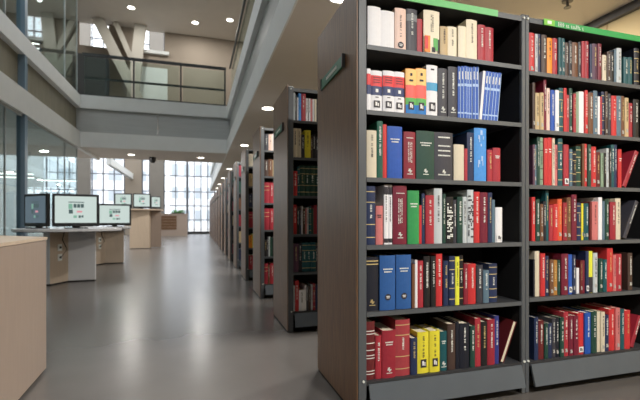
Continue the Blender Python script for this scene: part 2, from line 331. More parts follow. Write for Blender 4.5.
RIGHT_ROWS = [
 [(1.771,0.0406,0.223,'scarlet','v'), (1.813,0.0173,0.22,'silver','v'), (1.832,0.0206,0.223,'navy','v'), (1.856,0.0399,0.221,'umber','v'), (1.898,0.0371,0.21,'orange','v'), (1.936,0.0342,0.212,'red','v'), (1.977,0.0214,0.22,'teal',''), (2,0.0231,0.218,'teal','v'), (2.025,0.0266,0.198,'umber','v'), (2.053,0.0234,0.211,'ink','v'), (2.08,0.0473,0.209,'brown','v'), (2.131,0.0188,0.217,'charcoal','v'), (2.153,0.024,0.223,'red',''), (2.179,0.0277,0.227,'crimson','v'), (2.213,0.0174,0.214,'navy',''), (2.232,0.0386,0.218,'plum','v'), (2.273,0.0283,0.223,'burgundy','v'), (2.312,0.0322,0.161,'ivory','v'), (2.348,0.0252,0.185,'umber','v'), (2.374,0.0272,0.188,'black','v'), (2.405,0.0182,0.205,'slate',''), (2.425,0.0386,0.216,'silver','v'), (2.482,0.0372,0.168,'teal','v'), (2.522,0.0319,0.172,'teal','v'), (2.569,0.0418,0.233,'ink','bands')],
 [(1.795,0.0183,0.266,'umber',''), (1.815,0.0289,0.21,'tan','v'), (1.845,0.0252,0.213,'tan','v'), (1.873,0.02,0.3,'burgundy','v'), (1.895,0.0228,0.244,'blush','v'), (1.921,0.0297,0.236,'cobalt','v'), (1.952,0.0272,0.237,'white',''), (1.982,0.0302,0.253,'teal','bands'), (2.015,0.0207,0.255,'scarlet',''), (2.037,0.0236,0.22,'red','v'), (2.062,0.0238,0.26,'forest','v'), (2.087,0.0197,0.229,'red','v'), (2.113,0.0212,0.243,'sage',''), (2.135,0.0371,0.248,'white',''), (2.174,0.0216,0.257,'scarlet','v'), (2.201,0.0377,0.246,'brown','v'), (2.24,0.0322,0.261,'slate','v'), (2.274,0.0162,0.23,'white',''), (2.292,0.0163,0.231,'red',''), (2.309,0.0223,0.263,'navy','bands'), (2.333,0.0209,0.265,'umber','v'), (2.357,0.021,0.254,'charcoal','v'), (2.381,0.0409,0.244,'scarlet','v'), (2.424,0.0367,0.247,'slate','v'), (2.463,0.0278,0.25,'brown','v'), (2.494,0.0311,0.242,'tan','v'), (2.528,0.0313,0.213,'crimson','v'), (2.569,0.0476,0.24,'black','v')],
 [(1.793,0.0144,0.226,'plum','v'), (1.808,0.0183,0.227,'slate','v'), (1.829,0.0184,0.273,'forest','v'), (1.849,0.0212,0.27,'sage','bands'), (1.874,0.0253,0.268,'scarlet','h'), (1.901,0.0296,0.273,'scarlet','h'), (1.936,0.0176,0.271,'ivory','v'), (1.955,0.0204,0.235,'rose','v'), (1.976,0.0329,0.271,'teal','bands'), (2.018,0.0388,0.239,'red','wl'), (2.059,0.021,0.214,'slate','bands'), (2.082,0.0253,0.204,'ink','bands'), (2.113,0.0369,0.235,'forest','bands'), (2.155,0.0172,0.251,'brown',''), (2.174,0.0201,0.252,'scarlet','v'), (2.195,0.026,0.248,'forest','v'), (2.223,0.0364,0.237,'scarlet','v'), (2.262,0.0324,0.208,'oxblood','v'), (2.297,0.0222,0.203,'sage','v'), (2.321,0.0179,0.205,'black','v'), (2.342,0.018,0.234,'silver','v'), (2.361,0.0196,0.235,'black','v'), (2.384,0.0257,0.258,'teal','v'), (2.411,0.0228,0.26,'navy','v'), (2.436,0.0291,0.233,'scarlet','h')],
 [(1.79,0.0235,0.246,'scarlet','v'), (1.816,0.0276,0.234,'forest','v'), (1.845,0.0225,0.208,'brown','v'), (1.869,0.02,0.224,'ink','v'), (1.89,0.0201,0.288,'teal','v'), (1.912,0.0283,0.204,'red','v'), (1.941,0.034,0.209,'scarlet','v'), (1.976,0.0329,0.239,'orangered','v'), (2.012,0.029,0.218,'crimson','v'), (2.043,0.032,0.248,'brown','v'), (2.076,0.038,0.265,'burgundy','v'), (2.118,0.0312,0.219,'navy','bands'), (2.151,0.0143,0.215,'yellow',''), (2.167,0.0129,0.215,'teal',''), (2.181,0.0274,0.216,'teal','v'), (2.21,0.0174,0.224,'oxblood',''), (2.229,0.0512,0.227,'rose','v'), (2.286,0.0296,0.253,'white',''), (2.317,0.0193,0.231,'slate',''), (2.339,0.0285,0.242,'forest','v'), (2.369,0.0484,0.226,'crimson','v'), (2.421,0.0428,0.249,'ivory','v')],
 [(1.8,0.0118,0.208,'ink',''), (1.813,0.0329,0.254,'ivory',''), (1.848,0.0318,0.241,'scarlet','v'), (1.882,0.0254,0.226,'navy','v'), (1.912,0.0283,0.204,'brown','v'), (1.941,0.0326,0.2,'ochre','v'), (1.975,0.0219,0.199,'forest','v'), (1.998,0.0497,0.234,'burgundy','v'), (2.051,0.0265,0.229,'royal','wl'), (2.08,0.0225,0.227,'navy','v'), (2.115,0.0198,0.149,'white',''), (2.138,0.0171,0.192,'oxblood','v'), (2.157,0.0157,0.192,'burgundy',''), (2.181,0.0245,0.246,'navy','wl'), (2.207,0.029,0.245,'lemon','dkfoot'), (2.237,0.0322,0.234,'silver','v'), (2.287,0.0296,0.199,'forest','v'), (2.318,0.0298,0.193,'teal','v'), (2.351,0.0467,0.259,'scarlet','v'), (2.399,0.0213,0.219,'rose','v'), (2.422,0.0459,0.223,'red','v'), (2.516,0.0375,0.227,'umber','v')],
 [(1.805,0.0282,0.238,'navy','v'), (1.836,0.0369,0.218,'oxblood','v'), (1.877,0.0254,0.2,'forest','v'), (1.903,0.029,0.198,'navy','v'), (1.934,0.024,0.223,'charcoal','v'), (1.96,0.0259,0.221,'ink','v'), (1.988,0.0296,0.225,'forest','v'), (2.019,0.0333,0.254,'red','v'), (2.054,0.0319,0.23,'burgundy','v'), (2.088,0.0357,0.228,'burgundy','v'), (2.125,0.0451,0.239,'scarlet','wl'), (2.172,0.0456,0.24,'cobalt','v'), (2.221,0.0443,0.243,'forest','v'), (2.268,0.0298,0.238,'ivory',''), (2.299,0.0301,0.236,'ivory','v'), (2.331,0.0341,0.215,'navy','v'), (2.367,0.0459,0.248,'scarlet','v'), (2.415,0.0348,0.252,'rose','v'), (2.452,0.0332,0.243,'teal','v'), (2.487,0.0473,0.233,'scarlet','v')],
]
# ------------------------------------------------------------------ ceiling lights
def add_light(name, kind, loc, power, size, parent=None, col=(1, .965, .91), sy=None, rot=None):
    l = bpy.data.lights.new(name, kind); l.energy = power; l.color = col
    if kind == 'AREA':
        l.size = size
        l.shape = 'DISK'
        if sy: l.shape = 'RECTANGLE'; l.size_y = sy
    o = bpy.data.objects.new(name, l); COL.objects.link(o); o.location = loc
    if rot: o.rotation_euler = rot
    if parent: o.parent = parent
    return o
def ceiling_light(x, y, z, label, power, group):
    r = thing('ceiling_light', label, 'ceiling light', (x, y, z), 0, group)
    ring = MB(); n = 24
    for i in range(n):
        a, b = 2*PI*i/n, 2*PI*(i+1)/n
        def P(rad, t, zz): return ring.bm.verts.new((rad*math.cos(t), rad*math.sin(t), zz))
        for (r0, z0), (r1, z1) in (((.115, 0), (.115, -.014)), ((.115, -.014), (.1, -.014)), ((.1, -.014), (.1, 0))):
            ring.bm.faces.new((P(r0, a, z0), P(r0, b, z0), P(r1, b, z1), P(r1, a, z1)))
    bmesh.ops.remove_doubles(ring.bm, verts=ring.bm.verts, dist=1e-5)
    ring.build('trim_ring', M_white, r)
    MB().cyl((0, 0, -.012), .099, .01, 24).build('diffuser', M_lamp, r)
    add_light('lamp', 'AREA', (0, 0, -.02), power, .19, r)
    return r
G = 'round ceiling lights above the bookcase row'
ords = ['first', 'second', 'third', 'fourth', 'fifth', 'sixth', 'seventh', 'eighth', 'ninth', 'tenth', 'eleventh', 'twelfth',
        'thirteenth', 'fourteenth', 'fifteenth', 'sixteenth', 'seventeenth', 'eighteenth', 'nineteenth', 'twentieth',
        'twenty-first', 'twenty-second', 'twenty-third', 'twenty-fourth', 'twenty-fifth', 'twenty-sixth', 'twenty-seventh',
        'twenty-eighth', 'twenty-ninth', 'thirtieth']
P_ROW = 60
for i, y in enumerate((3.36, 7.1, 10.8, 16.0, 19.6, 23.0, 25.8)):
    t = 'round ceiling light above the bookcases, cut by the top of the photo' if i == 0 else \
        'round ceiling light above the bookcases, %s along from the nearest' % ords[i]
    ceiling_light(1.2 if i else 1.21, y, H1, t, P_ROW, G)
for x, y, w in ((1.2, -.35, 'behind the viewer'), (2.9, -.35, 'behind the viewer at the right'), (1.2, -4, 'far behind the viewer'), (2.9, 3.5, 'over the nearest bookcase at the right')):  # unseen lamps, added to light the near books and right wall
    ceiling_light(x, y, H1, 'added unseen ceiling light ' + w, P_ROW*(.6 if y < -1 else 1.45), G)
G = 'round ceiling lights under the bridge'
ceiling_light(-1.92, 13.5, H1+.02, 'round ceiling light under the bridge, left one above the desks', P_ROW*.6, G)
ceiling_light(.12, 13.5, H1+.02, 'round ceiling light under the bridge, right one above the aisle', P_ROW*.6, G)
G = 'round ceiling lights on the upper floor'
ceiling_light(-1.88, 13.2, HC, 'round ceiling light high above the bridge, left one above the slanted column', P_ROW*.5, G)
ceiling_light(-.05, 13.6, HC, 'round ceiling light high above the bridge, right one', P_ROW*.5, G)
ceiling_light(1.0, 13.1, HC, 'round ceiling light high behind the right balustrade', P_ROW*.5, G)
ceiling_light(-4.6, 9.4, HC, 'round ceiling light behind the upper left glass', P_ROW*.5, G)

# sprinkler and camera
r = thing('ceiling_sprinkler', 'small ceiling sprinkler above the right bookcase', 'sprinkler', (3.2, 2.84, H1))
MB().cyl((0, 0, -.012), .045, .012, 16).build('rosette', M_trim, r)
MB().cyl((0, 0, -.06), .012, .05, 10).cyl((0, 0, -.066), .03, .006, 12).build('sprinkler_head', M_trim, r)
r = thing('dome_camera', 'black dome security camera under the bridge', 'camera', (-1.35, 13.9, H1+.02))
MB().cyl((0, 0, -.06), .1, .06, 20).build('mount', M_black, r)
MB().sphere((0, 0, -.08), .1, (1, 1, 1.1)).build('dome', M_black, r)
# linear lamps in the glazed room
G = 'white linear lamps hanging in the glazed room'
for (x, y, z, L, w) in ((-6.35, 13.2, 2.42, 1.3, 'topmost of the left pair'), (-6.3, 11.6, 2.2, 1.2, 'lower of the left pair'),
                        (-5.35, 14.4, 2.36, 1.1, 'right of the blue column, upper'), (-4.9, 12.9, 2.12, 1.25, 'right of the blue column, lower'), (-4.1, 14.6, 2.2, .9, 'far right one')):
    r = thing('linear_pendant_lamp', 'white linear lamp behind the left glass, ' + w, 'lamp', (x, y, z), 0, G)
    MB().box(-L/2, L/2, -.03, .03, -.03, .0).build('diffuser', M_strip, r)
    MB().box(-L/2, L/2, -.04, .04, 0, .03).build('housing', M_white, r)
    for s in (-1, 1): MB().cyl((s*L*.35, 0, .03), .006, H1-z-.03, 8).build('suspension_rod', M_frame, r)
    add_light('lamp', 'AREA', (0, 0, -.04), 60, L, r, sy=.06)
# ring pendant and exit letter
r = thing('ring_pendant', 'white oval ring lamp hanging behind the upper left glass', 'lamp', (-3.75, 11.6, 6.95))
MB().tube([(.0, .3*math.cos(2*PI*k/40), .56*math.sin(2*PI*k/40)) for k in range(40)], .035, 8, closed=True).build('ring', M_strip, r, True)
MB().cyl((0, 0, .58), .006, HC-6.95-.58, 8).build('cable', M_frame, r)
r = thing('letter_sign', 'small white letter E sign behind the upper left glass', 'sign', (-3.6, 11.0, 4.85))
e = MB(); e.box(-.08, -.055, 0, .01, 0, .24)
for z in (0, .107, .215): e.box(-.08, .06, 0, .01, z, z+.026)
e.build('letter', M_strip, r)
MB().box(-.12, .1, .01, .03, -.05, .3).build('backing', M_trim, r)
MB().box(-.02, .02, .015, .03, -.54, -.05).build('stand', M_trim, r)

# ------------------------------------------------------------------ bookcases
def sign_strokes(mb, x0, x1, z0, z1, y, n, rnd):
    x = x0; dx = (x1-x0)/n
    for i in range(n):
        if rnd.random() > .14:
            k = rnd.choice((0, 1, 2))
            mb.quad(x, x+dx*.36, z0, z1 if k else z0+(z1-z0)*.7, y)
            mb.quad(x, x+dx*.75, z0+(z1-z0)*(.0, .55, .38)[k], z0+(z1-z0)*(.2, .75, .6)[k], y)
        x += dx
def bookcase(x0, y0, zs, label, end, header, group, name='bookcase'):
    r = thing(name, label, 'bookcase', (x0, y0, 0), 0, group)
    left = 0
    # front and rear uprights (both faces of a double-sided case)
    PB = .026
    sides = [(0, PW), (W, PB)] if end else [(0, PB), (W, PW)]
    for k, pw in sides:
        u = MB()
        for y in (0, DEP-.02): u.box(k+.0005, k+pw-.0005, y, y+.02, 0, TOP+.012, bev=.003)
        u.box(k+.002, k+pw-.002, .02, DEP-.02, .0, TOP, mi=1)
        o = u.build('upright', [M_steel, M_back], r)
        MB().cyl((k+pw*.5, -.006, TOP-.01), .006, .008, 10, axis='Y').build('bolt', M_print, o)
        MB().cyl((k+pw*.6, -.006, .175), .006, .008, 10, axis='Y').build('bolt', M_print, o)
    if end:
        MB().box(-.007, -.0005, .004, DEP-.004, .012, TOP+.03, bev=.001).build('end_panel', M_wood, r)
        MB().box(-.005, PW-.02, .02, DEP-.02, 0, .012).build('foot', M_toe, r)
        s = MB(); s.prism([(-.022, .17), (-.01, .17), (-.007, .56), (-.013, .56)], 1.742, 1.8)
        so = s.build('end_sign', M_tealsign, r)
        t = MB(); rnd = random.Random(3)
        for i in range(9):
            a = .26+.022*i
            xs = -.022+.009*(a-.17)/.39; t.box(xs-.001, xs+.001, a, a+.014, 1.763, 1.78)
        t.build('sign_text', M_print, so)
        MB().box(-.024, -.007, .16, .172, 1.737, 1.806).build('sign_bracket', M_steel, so)
        MB().box(-.016, -.007, .558, .568, 1.738, 1.804).build('sign_bracket', M_steel, so)
    x0i, x1i = (PW if end else PB), W
    MB().box(x0i, x1i, DEP/2-.006, DEP/2+.006, .05, TOP-.02).build('back_panel', M_back, r)
    for z in zs[:-1]:
        b = MB(); b.box(x0i, x1i, .002, DEP-.002, z-.004, z)
        b.box(x0i, x1i, 0, .004, z-.022, z, mi=1); b.box(x0i, x1i, DEP-.004, DEP, z-.022, z, mi=1)  # lips lighter than the board: light caught on front edges put into colour
        b.build('shelf', [M_shelf, M_steel], r)
    MB().box(x0i, x1i, .0, DEP, zs[-1]-.02, zs[-1]).build('bottom_shelf', M_shelf, r)
    b = MB(); b.box(x0i, x1i, .004, DEP-.004, TOP-.012, TOP)
    b.box(x0i, x1i, 0, .004, TOP-.028, TOP, mi=1); b.box(x0i, x1i, DEP-.004, DEP, TOP-.028, TOP, mi=1)
    b.build('top_panel', [M_shelf, M_steel], r)
    # kick plate tilted forward at the bottom, with dark toe space under it
    p = MB(); d = .03
    p.prism([(0, 0), (.012, 0), (.012+d, .11), (d, .11)], x0i+.01, x1i-.004)
    for v in p.bm.verts:
        a, b2, c = v.co; v.co = (c, -a+.022 if False else a-.034, zs[-1]-.012-.11+b2)
    p.build('kick_plate', M_plinth, r)
    MB().box(x0i, x1i, .06, DEP-.06, 0, .06).build('toe_kick', M_toe, r)
    if header:
        h = MB()
        a, b, full = header
        h.box(a, b, -.006, -.0005, TOP-.03, TOP+.004)
        ho = h.build('header_sign', M_palegreen if full == 'pale' else M_green, r)
        if full != 'pale':
            MB().box(a, a+.075, -.0085, -.006, TOP-.03, TOP+.004).build('symbol_field', M_lime, ho)
            t = MB(); rnd = random.Random(5)
            sign_strokes(t, a+.1, a+.29, TOP-.025, TOP-.001, -.007, 16, rnd)
            t.build('sign_text', M_print, ho)
            MB().quad(a+.022, a+.052, TOP-.022, TOP-.004, -.009).build('symbol', M_print, ho)
    return r
G = 'bookcases along the aisle'
bookcase(AX, Y0, ZN, 'nearest dark steel bookcase with full wood end panel at the front', True, (.14, .80, 'pale'), G)
bookcase(AX+W+.026, Y0, ZR, 'dark steel bookcase with lettered green header, joined right of the nearest one', False, (.12, .95, 'text'), G)
far_case = None
NC = 16
for k in range(1, NC):
    lab = 'dark steel bookcase with wood end panel, %s back along the aisle' % ords[k]
    if k == NC-1: lab = 'dark steel bookcase with wood end panel, last one by the far window'
    if far_case is None:
        far_case = bookcase(AX, Y0+PITCH*k, ZN, lab, True, None, G)
    else:
        c = copy_tree(far_case); c.location = (AX, Y0+PITCH*k, 0); c['label'] = lab

# ------------------------------------------------------------------ books
CLR = {'white': (236,236,240,'white'), 'cream': (238,228,204,'cream'), 'ivory': (216,206,184,'ivory'), 'blush': (238,206,192,'pale pink'),
 'tan': (200,176,134,'tan'), 'red': (172,48,62,'red'), 'scarlet': (202,50,54,'bright red'), 'crimson': (156,40,56,'crimson'), 'maroon': (138,34,52,'dark red'),
 'burgundy': (118,28,52,'burgundy'), 'oxblood': (104,32,36,'brownish red'), 'rosewood': (168,62,70,'dull red'), 'rose': (206,120,120,'pink'),
 'orange': (244,150,44,'orange'), 'orangered': (222,92,56,'orange red'), 'yellow': (232,220,60,'yellow'), 'lemon': (232,232,70,'light yellow'),
 'ochre': (176,124,60,'ochre'), 'green': (50,150,84,'green'), 'forest': (28,68,58,'dark green'), 'bottle': (16,88,72,'bottle green'), 'sage': (136,160,136,'sage green'),
 'teal': (22,84,92,'teal'), 'royal': (44,92,186,'royal blue'), 'cobalt': (32,84,176,'blue'), 'steelblue': (42,92,158,'blue'), 'sky': (72,150,226,'light blue'),
 'navy': (34,48,84,'navy'), 'indigo': (52,58,130,'indigo'), 'slate': (92,118,136,'slate blue'), 'ink': (24,28,42,'blue-black'), 'charcoal': (58,58,68,'charcoal'),
 'black': (28,27,30,'black'), 'silver': (196,204,208,'pale grey'), 'brown': (112,74,52,'brown'), 'umber': (74,56,50,'dark brown'), 'plum': (88,54,78,'plum')}
def bmat(c): r, g, b, _ = CLR[c]; return mat('cloth_'+c, rgb(r, g, b), .5, noise=.02 if r > 180 else .06, nscale=60)
M_gilt = mat('gilt_print', rgb(206, 184, 128), .5)
M_ink = mat('dark_print', rgb(52, 48, 56), .6)
M_label = mat('label_white', rgb(236, 236, 236), .6)
M_pat = {k: mat('print_'+k, rgb(*v), .5) for k, v in {'red': (226,62,66), 'navy': (44,60,106), 'green': (92,178,90), 'blue': (20,122,200),
        'orange': (240,140,48), 'sky': (70,160,206), 'pale': (172,200,240), 'coral': (244,100,92), 'amber': (250,204,124)}.items()}
LIGHT = {'white', 'cream', 'ivory', 'blush', 'tan', 'yellow', 'lemon', 'silver', 'sage', 'orange', 'rose', 'sky'}
def spine_profile(w, off=0.):
    g = min(.12*w, .006); out = []
    for i in range(-3, 4):
        t = i/3
        out.append((t*(w/2), -g*(1-t*t) - off))
    return out
def strokes(mb, w, z0, z1, x0, x1, rnd, y, mi=0):
    """a vertical line of small printed characters read from top to bottom"""
    z = z1; h = (x1-x0)
    while z > z0+h*.5:
        st = h*rnd.uniform(.45, .75)
        if rnd.random() > .16:
            mb.quad(x0, x1, z-st*.4, z, y, mi)
            if rnd.random() > .4: mb.quad(x0+(0 if rnd.random() > .5 else h*.6), x1 if rnd.random() > .5 else x0+h*.5, z-st*.75, z-st*.4, y, mi)
        else: z -= st*.1
        z -= st
    return mb
def make_book(w, h, d, col, style, rnd, detail=True):
    r = bpy.data.objects.new('book', None); COL.objects.link(r); r.empty_display_size = .05
    t = max(.0018, min(.004, w*.12))
    toks = set(style.split('|')) if style else set()
    pf = spine_profile(w)
    c = MB(); inner = [(x*(1-2*t/w), y+t) for x, y in pf]
    outer = [(-w/2, d)] + pf + [(w/2, d)]
    inn = [(-w/2+t, d)] + inner + [(w/2-t, d)]
    n = len(outer)
    V = [[c.bm.verts.new((x, y, z)) for x, y in P] for P in (outer, inn) for z in (0, h)]
    ol, oh, il, ih = V
    for i in range(n-1):
        c.bm.faces.new((ol[i], ol[i+1], oh[i+1], oh[i])); c.bm.faces.new((il[i+1], il[i], ih[i], ih[i+1]))
        c.bm.faces.new((oh[i], oh[i+1], ih[i+1], ih[i])); c.bm.faces.new((ol[i+1], ol[i], il[i], il[i+1]))
    for i in (0, n-1): c.bm.faces.new((ol[i], oh[i], ih[i], il[i]))
    cov = c.build('cover', bmat(col), r)
    MB().box(-w/2+t, w/2-t, t+.001, d-.004, .003, h-(.004 if detail else .003)).build('pages', M_paper, r)
    y = -min(.12*w, .006)
    def band(z0, z1, m, nm='spine_band', off=.0004):
        b = MB(); P = spine_profile(w*.995, off)
        lo = [b.bm.verts.new((x, yy, z0)) for x, yy in P]; hi = [b.bm.verts.new((x, yy, z1)) for x, yy in P]
        for i in range(len(P)-1): b.bm.faces.new((lo[i], lo[i+1], hi[i+1], hi[i]))
        return b.build(nm, m, cov, fix=False)
    pm = M_ink if col in LIGHT else (M_gilt if rnd.random() < .15 and col != 'charcoal' else M_print)
    yy = y-.0009
    def title(cols, z0=.42, z1=.9, th=None, nm='spine_title'):
        b = MB()
        th0 = th or min(.010, w*.30)
        for k in range(cols):
            cx = (k-(cols-1)/2)*th0*1.6
            strokes(b, w, h*z0, h*z1, cx-th0/2, cx+th0/2, rnd, yy)
        b.build(nm, pm, cov, fix=False)
    def lines(zs, hh, frac, nm='spine_title'):
        b = MB()
        for z in zs:
            x = -w*frac/2
            while x < w*frac/2-.002:
                L = rnd.uniform(.002, .006); b.quad(x, min(x+L, w*frac/2), h*z, h*z+hh, yy); x += L+.0012
        b.build(nm, pm, cov, fix=False)
    def emblem():
        b = MB(); s = min(.011, w*.3); z = h*.13
        b.quad(-s*.2, s*.2, z, z+s*2, yy); b.quad(-s, s, z+s*.7, z+s*1.1, yy); b.quad(-s*.7, -s*.3, z+s, z+s*1.9, yy); b.quad(s*.35, s*.7, z+s*.2, z+s*.9, yy)
        b.quad(-s*1.4, s*1.4, z-s*.7, z-s*.4, yy)
        b.build('emblem', pm, cov, fix=False)
    def square(z, hh, wf, m, m2):
        b = MB(); ww = w*wf
        b.quad(-ww/2, ww/2, z, z+hh, yy); b.build('shelfmark_label', m, cov, fix=False)
        k = MB(); k.quad(-ww*.25, ww*.05, z+hh*.25, z+hh*.8, yy-.0005); k.quad(ww*.12, ww*.3, z+hh*.2, z+hh*.65, yy-.0005)
        k.build('shelfmark', m2, cov, fix=False)
    if not detail:
        if 'v' in toks and w > .012: title(1, .35, .88)
        if 'bands' in toks:
            for z in (.62, .8): band(h*z, h*z+.005, M_gilt)
        return r
    if 'mk' in toks:
        b = MB(); s = min(.009, w*.27); z = h*rnd.uniform(.06, .14)
        b.quad(-s, s, z, z+.006, yy); b.quad(-s*.7, s, z+.006, z+.012, yy); b.quad(-s, s*.6, z+.012, z+.02, yy); b.build('shelfmark', mat('shelfmark_print', rgb(176, 176, 172), .6), cov, fix=False)
    if 'v' in toks: title(1, .38 if 'circ' not in toks else .3, .9)
    if 'vv' in toks: title(2 if w < .05 else 3, .34, .78, .0055); lines((.86,), .004, .6, 'author_line'); emblem()
    if 'h' in toks: lines((.74,), .006, .62); lines((.69,), .006, .5, 'author_line')
    if 'hh' in toks: lines((.88,), .007, .66, 'author_line'); lines((.7,), .007, .66); lines((.6,), .007, .66); lines((.5,), .007, .66); lines((.1,), .006, .66, 'publisher_line')
    if 'emb' in toks: emblem()
    if 'bands' in toks:
        for z in (.12, .34, .72, .9): band(h*z, h*z+.004, M_gilt if col not in LIGHT else M_ink)
        title(1, .42, .68)
    if 'wbands' in toks:
        for z in (.09, .14, .36, .41, .5, .62, .78, .83): band(h*z, h*z+.004, M_print)
    if 'gold' in toks:
        for z in (.86, .92): band(h*z, h*z+.005, M_gilt)
    if 'label' in toks: band(h*.72, h*.88, M_pat['pale'] if False else mat('print_grey', rgb(128,132,136), .6), 'title_field')
    if 'circ' in toks or 'disc' in toks:
        rr = min(.016, w*.32); z = h*(.13 if 'circ' in toks else .24); b = MB()
        f = b.bm.faces.new([b.bm.verts.new((rr*math.cos(2*PI*k/20), yy, z+rr*math.sin(2*PI*k/20))) for k in range(20)])
        b.build('round_emblem', M_ink, cov, fix=False)
        k = MB(); k.quad(-rr*.6, rr*.6, z+rr*.1, z+rr*.35, yy-.0005); k.quad(-rr*.5, rr*.5, z-rr*.35, z-rr*.1, yy-.0005)
        k.build('emblem_text', M_label, cov, fix=False)
    if 'bsq' in toks: square(h*.14, .042, .5, M_ink, M_label)
    if 'wl' in toks: square(h*.05, .032, .75, M_label, M_ink)
    if 'wb' in toks:
        band(h*.5, h*.66, M_pat['sky']); square(h*.1, .045, .55, M_ink, M_label)
        b = MB(); b.quad(-w*.15, w*.15, h*.9, h*.93, yy); b.build('spine_title', M_ink, cov, fix=False)
    if 'flag' in toks:
        band(h*.62, h*.88, M_pat['red']); band(h*.40, h*.62, M_pat['navy'])
        lines((.82, .76, .70), .004, .6) if w > .03 else None
        if w > .03:
            b = MB(); b.quad(-w*.12, w*.12, h*.47, h*.55, yy-.0006); b.build('emblem', M_label, cov, fix=False)
            square(h*.1, .034, .55, M_ink, M_label)
            b = MB(); b.quad(-w*.14, w*.14, h*.34, h*.36, yy); b.build('volume_mark', M_ink, cov, fix=False)
    if 'rain' in toks:
        band(h*.62, h*.99, M_pat['amber']); band(h*.36, h*.64, M_pat['coral'], off=.0007); band(h*.21, h*.36, M_pat['green']); band(h*.004, h*.21, M_pat['blue'])
        square(h*.1, .04, .5, M_ink, M_label)
        MB().quad(-w*.18, w*.18, h*.72, h*.76, yy-.0006).build('author_line', M_ink, cov, fix=False); MB().quad(-w*.1, w*.1, h*.84, h*.9, yy-.0006).build('spine_title', M_ink, cov, fix=False)
    if 'patch' in toks:
        b = MB(); b.quad(-w*.48, -w*.12, h*.05, h*.42, yy); b.build('orange_patch', M_pat['orange'], cov, fix=False)
        b = MB(); b.quad(-w*.46, -w*.26, h*.12, h*.4, yy-.0004); b.build('red_patch', M_pat['red'], cov, fix=False)
        b = MB(); b.quad(w*.08, w*.36, h*.1, h*.38, yy); b.build('green_patch', M_pat['green'], cov, fix=False)
        b = MB(); b.quad(-w*.02, w*.2, h*.06, h*.17, yy-.0006); b.quad(w*.36, w*.46, h*.04, h*.36, yy); b.build('dark_patch', M_ink, cov, fix=False)
        title(2, .5, .9, .006)
    if 'jour' in toks:
        band(h*.62, h*.67, M_pat['pale']); band(h*.1, h*.13, M_pat['pale'])
        b = MB(); b.quad(w*.26, w*.46, h*.02, h*.98, yy); b.build('pale_stripe', M_pat['pale'], cov, fix=False)
        b = MB(); b.quad(-w*.2, w*.1, h*.75, h*.9, yy); b.build('spine_title', M_print, cov, fix=False)
    if 'wav' in toks:
        b = MB()
        for k in range(9): 
            x = rnd.uniform(-.4, .25)*w; z = h*rnd.uniform(.05, .9); b.quad(x, x+w*rnd.uniform(.06, .2), z, z+h*rnd.uniform(.04, .12), yy)
        b.build('pale_streaks', M_pat['pale'], cov, fix=False)
    if 'check' in toks:
        b = MB(); q = 12; m = 22
        for i in range(4):
            for j in range(m):
                if rnd.random() < .5: b.quad(-w*.4+w*.2*i, -w*.4+w*.2*(i+.9), h*(.1+.8*j/m), h*(.1+.8*(j+.8)/m), yy)
        b.build('checked_print', M_ink if col in LIGHT else M_print, cov, fix=False)
    if 'dk' in toks: band(h*.84, h*.97, M_ink); band(h*.03, h*.1, M_ink)
    if 'dkfoot' in toks: band(h*.004, h*.38, M_ink)
    return r
FEAT = {'flag': 'with red and navy bands', 'rain': 'with rainbow bands', 'bsq': 'with black square label', 'disc': 'with round black emblem', 'patch': 'with colourful patches',
        'wb': 'with blue band', 'jour': 'with pale stripes', 'check': 'with checked spine', 'wbands': 'with white bands', 'gold': 'with gilt bands', 'circ': 'with dark round emblem',
        'wl': 'with white shelf label', 'dkfoot': 'with dark lower spine'}
def desc(w, h, col, style):
    if 'jour' in style: return 'royal blue journal' + (' in leaning block' if 'lean' in style else '')
    s = 'thin ' if w < .016 else ('thick ' if w > .045 else '')
    f = next((FEAT[k] for k in style.split('|') if k in FEAT), '')
    return s + CLR[col][3] + ' book' + (' ' + f if f else '')
STUFF = []
def fill(rows, zs, yfront, case, detail, x_off=0., limit=99, xmax=99, marks=False):
    for si, row in enumerate(rows):
        z = zs[si]
        room = ((TOP-.028) if si == 0 else zs[si-1]-.022) - z
        n = len(row)
        for bi, (x, w, h, col, st) in enumerate(row):
            if bi >= limit or x > xmax:
                STUFF.append((x, w, min(h, room-.006), col, yfront, z)); continue
            rnd = random.Random(si*100+bi+7)
            lean = 0.
            if marks and w > .011 and st in ('v', '') and rnd.random() < .45: st = st + '|mk'
            if '@' in st:
                st, a = st.split('@'); lean = math.radians(float(a))
            toks = st.split('|')
            if 'lean' in toks: lean = math.radians(5.5)
            h = min(h, room-.006)
            d = min(.27, max(.13, h*rnd.uniform(.68, .78)))
            b = make_book(w, h, d, col, st, rnd, detail)
            if lean:
                b.location = (x+w-w/2*math.cos(lean)+x_off, yfront+rnd.uniform(0, .006), z + w/2*math.sin(abs(lean)) + .0006)
                b.rotation_euler = (0, lean, 0)
                if 'rev' in toks:
                    b.rotation_euler = (0, -lean, PI); b.location.y += d
            else:
                b.location = (x+w/2+x_off, yfront+rnd.uniform(0, .008), z+.0005)
            tag(b, '%s, %s from left, %s shelf down, %s' % (desc(w, h, col, st) + (' leaning' if abs(lean) > .2 else ''), ords[bi], ords[si], case), 'book',
                'books on the %s shelf down of the %s' % (ords[si], case))
YS = Y0+.019
NEAR_ROWS[5].append((1.573, .024, .235, 'oxblood', 'rev@22'))
RIGHT_ROWS[2].append((2.47, .032, .245, 'crimson', 'v@26'))
RIGHT_ROWS[3].append((2.475, .03, .25, 'charcoal', 'v@25'))
RIGHT_ROWS[5].append((2.532, .03, .2, 'crimson', 'v@22'))
fill(NEAR_ROWS, ZN, YS, 'nearest bookcase', True)
fill(RIGHT_ROWS, ZR, YS, 'right bookcase', True, marks=True)
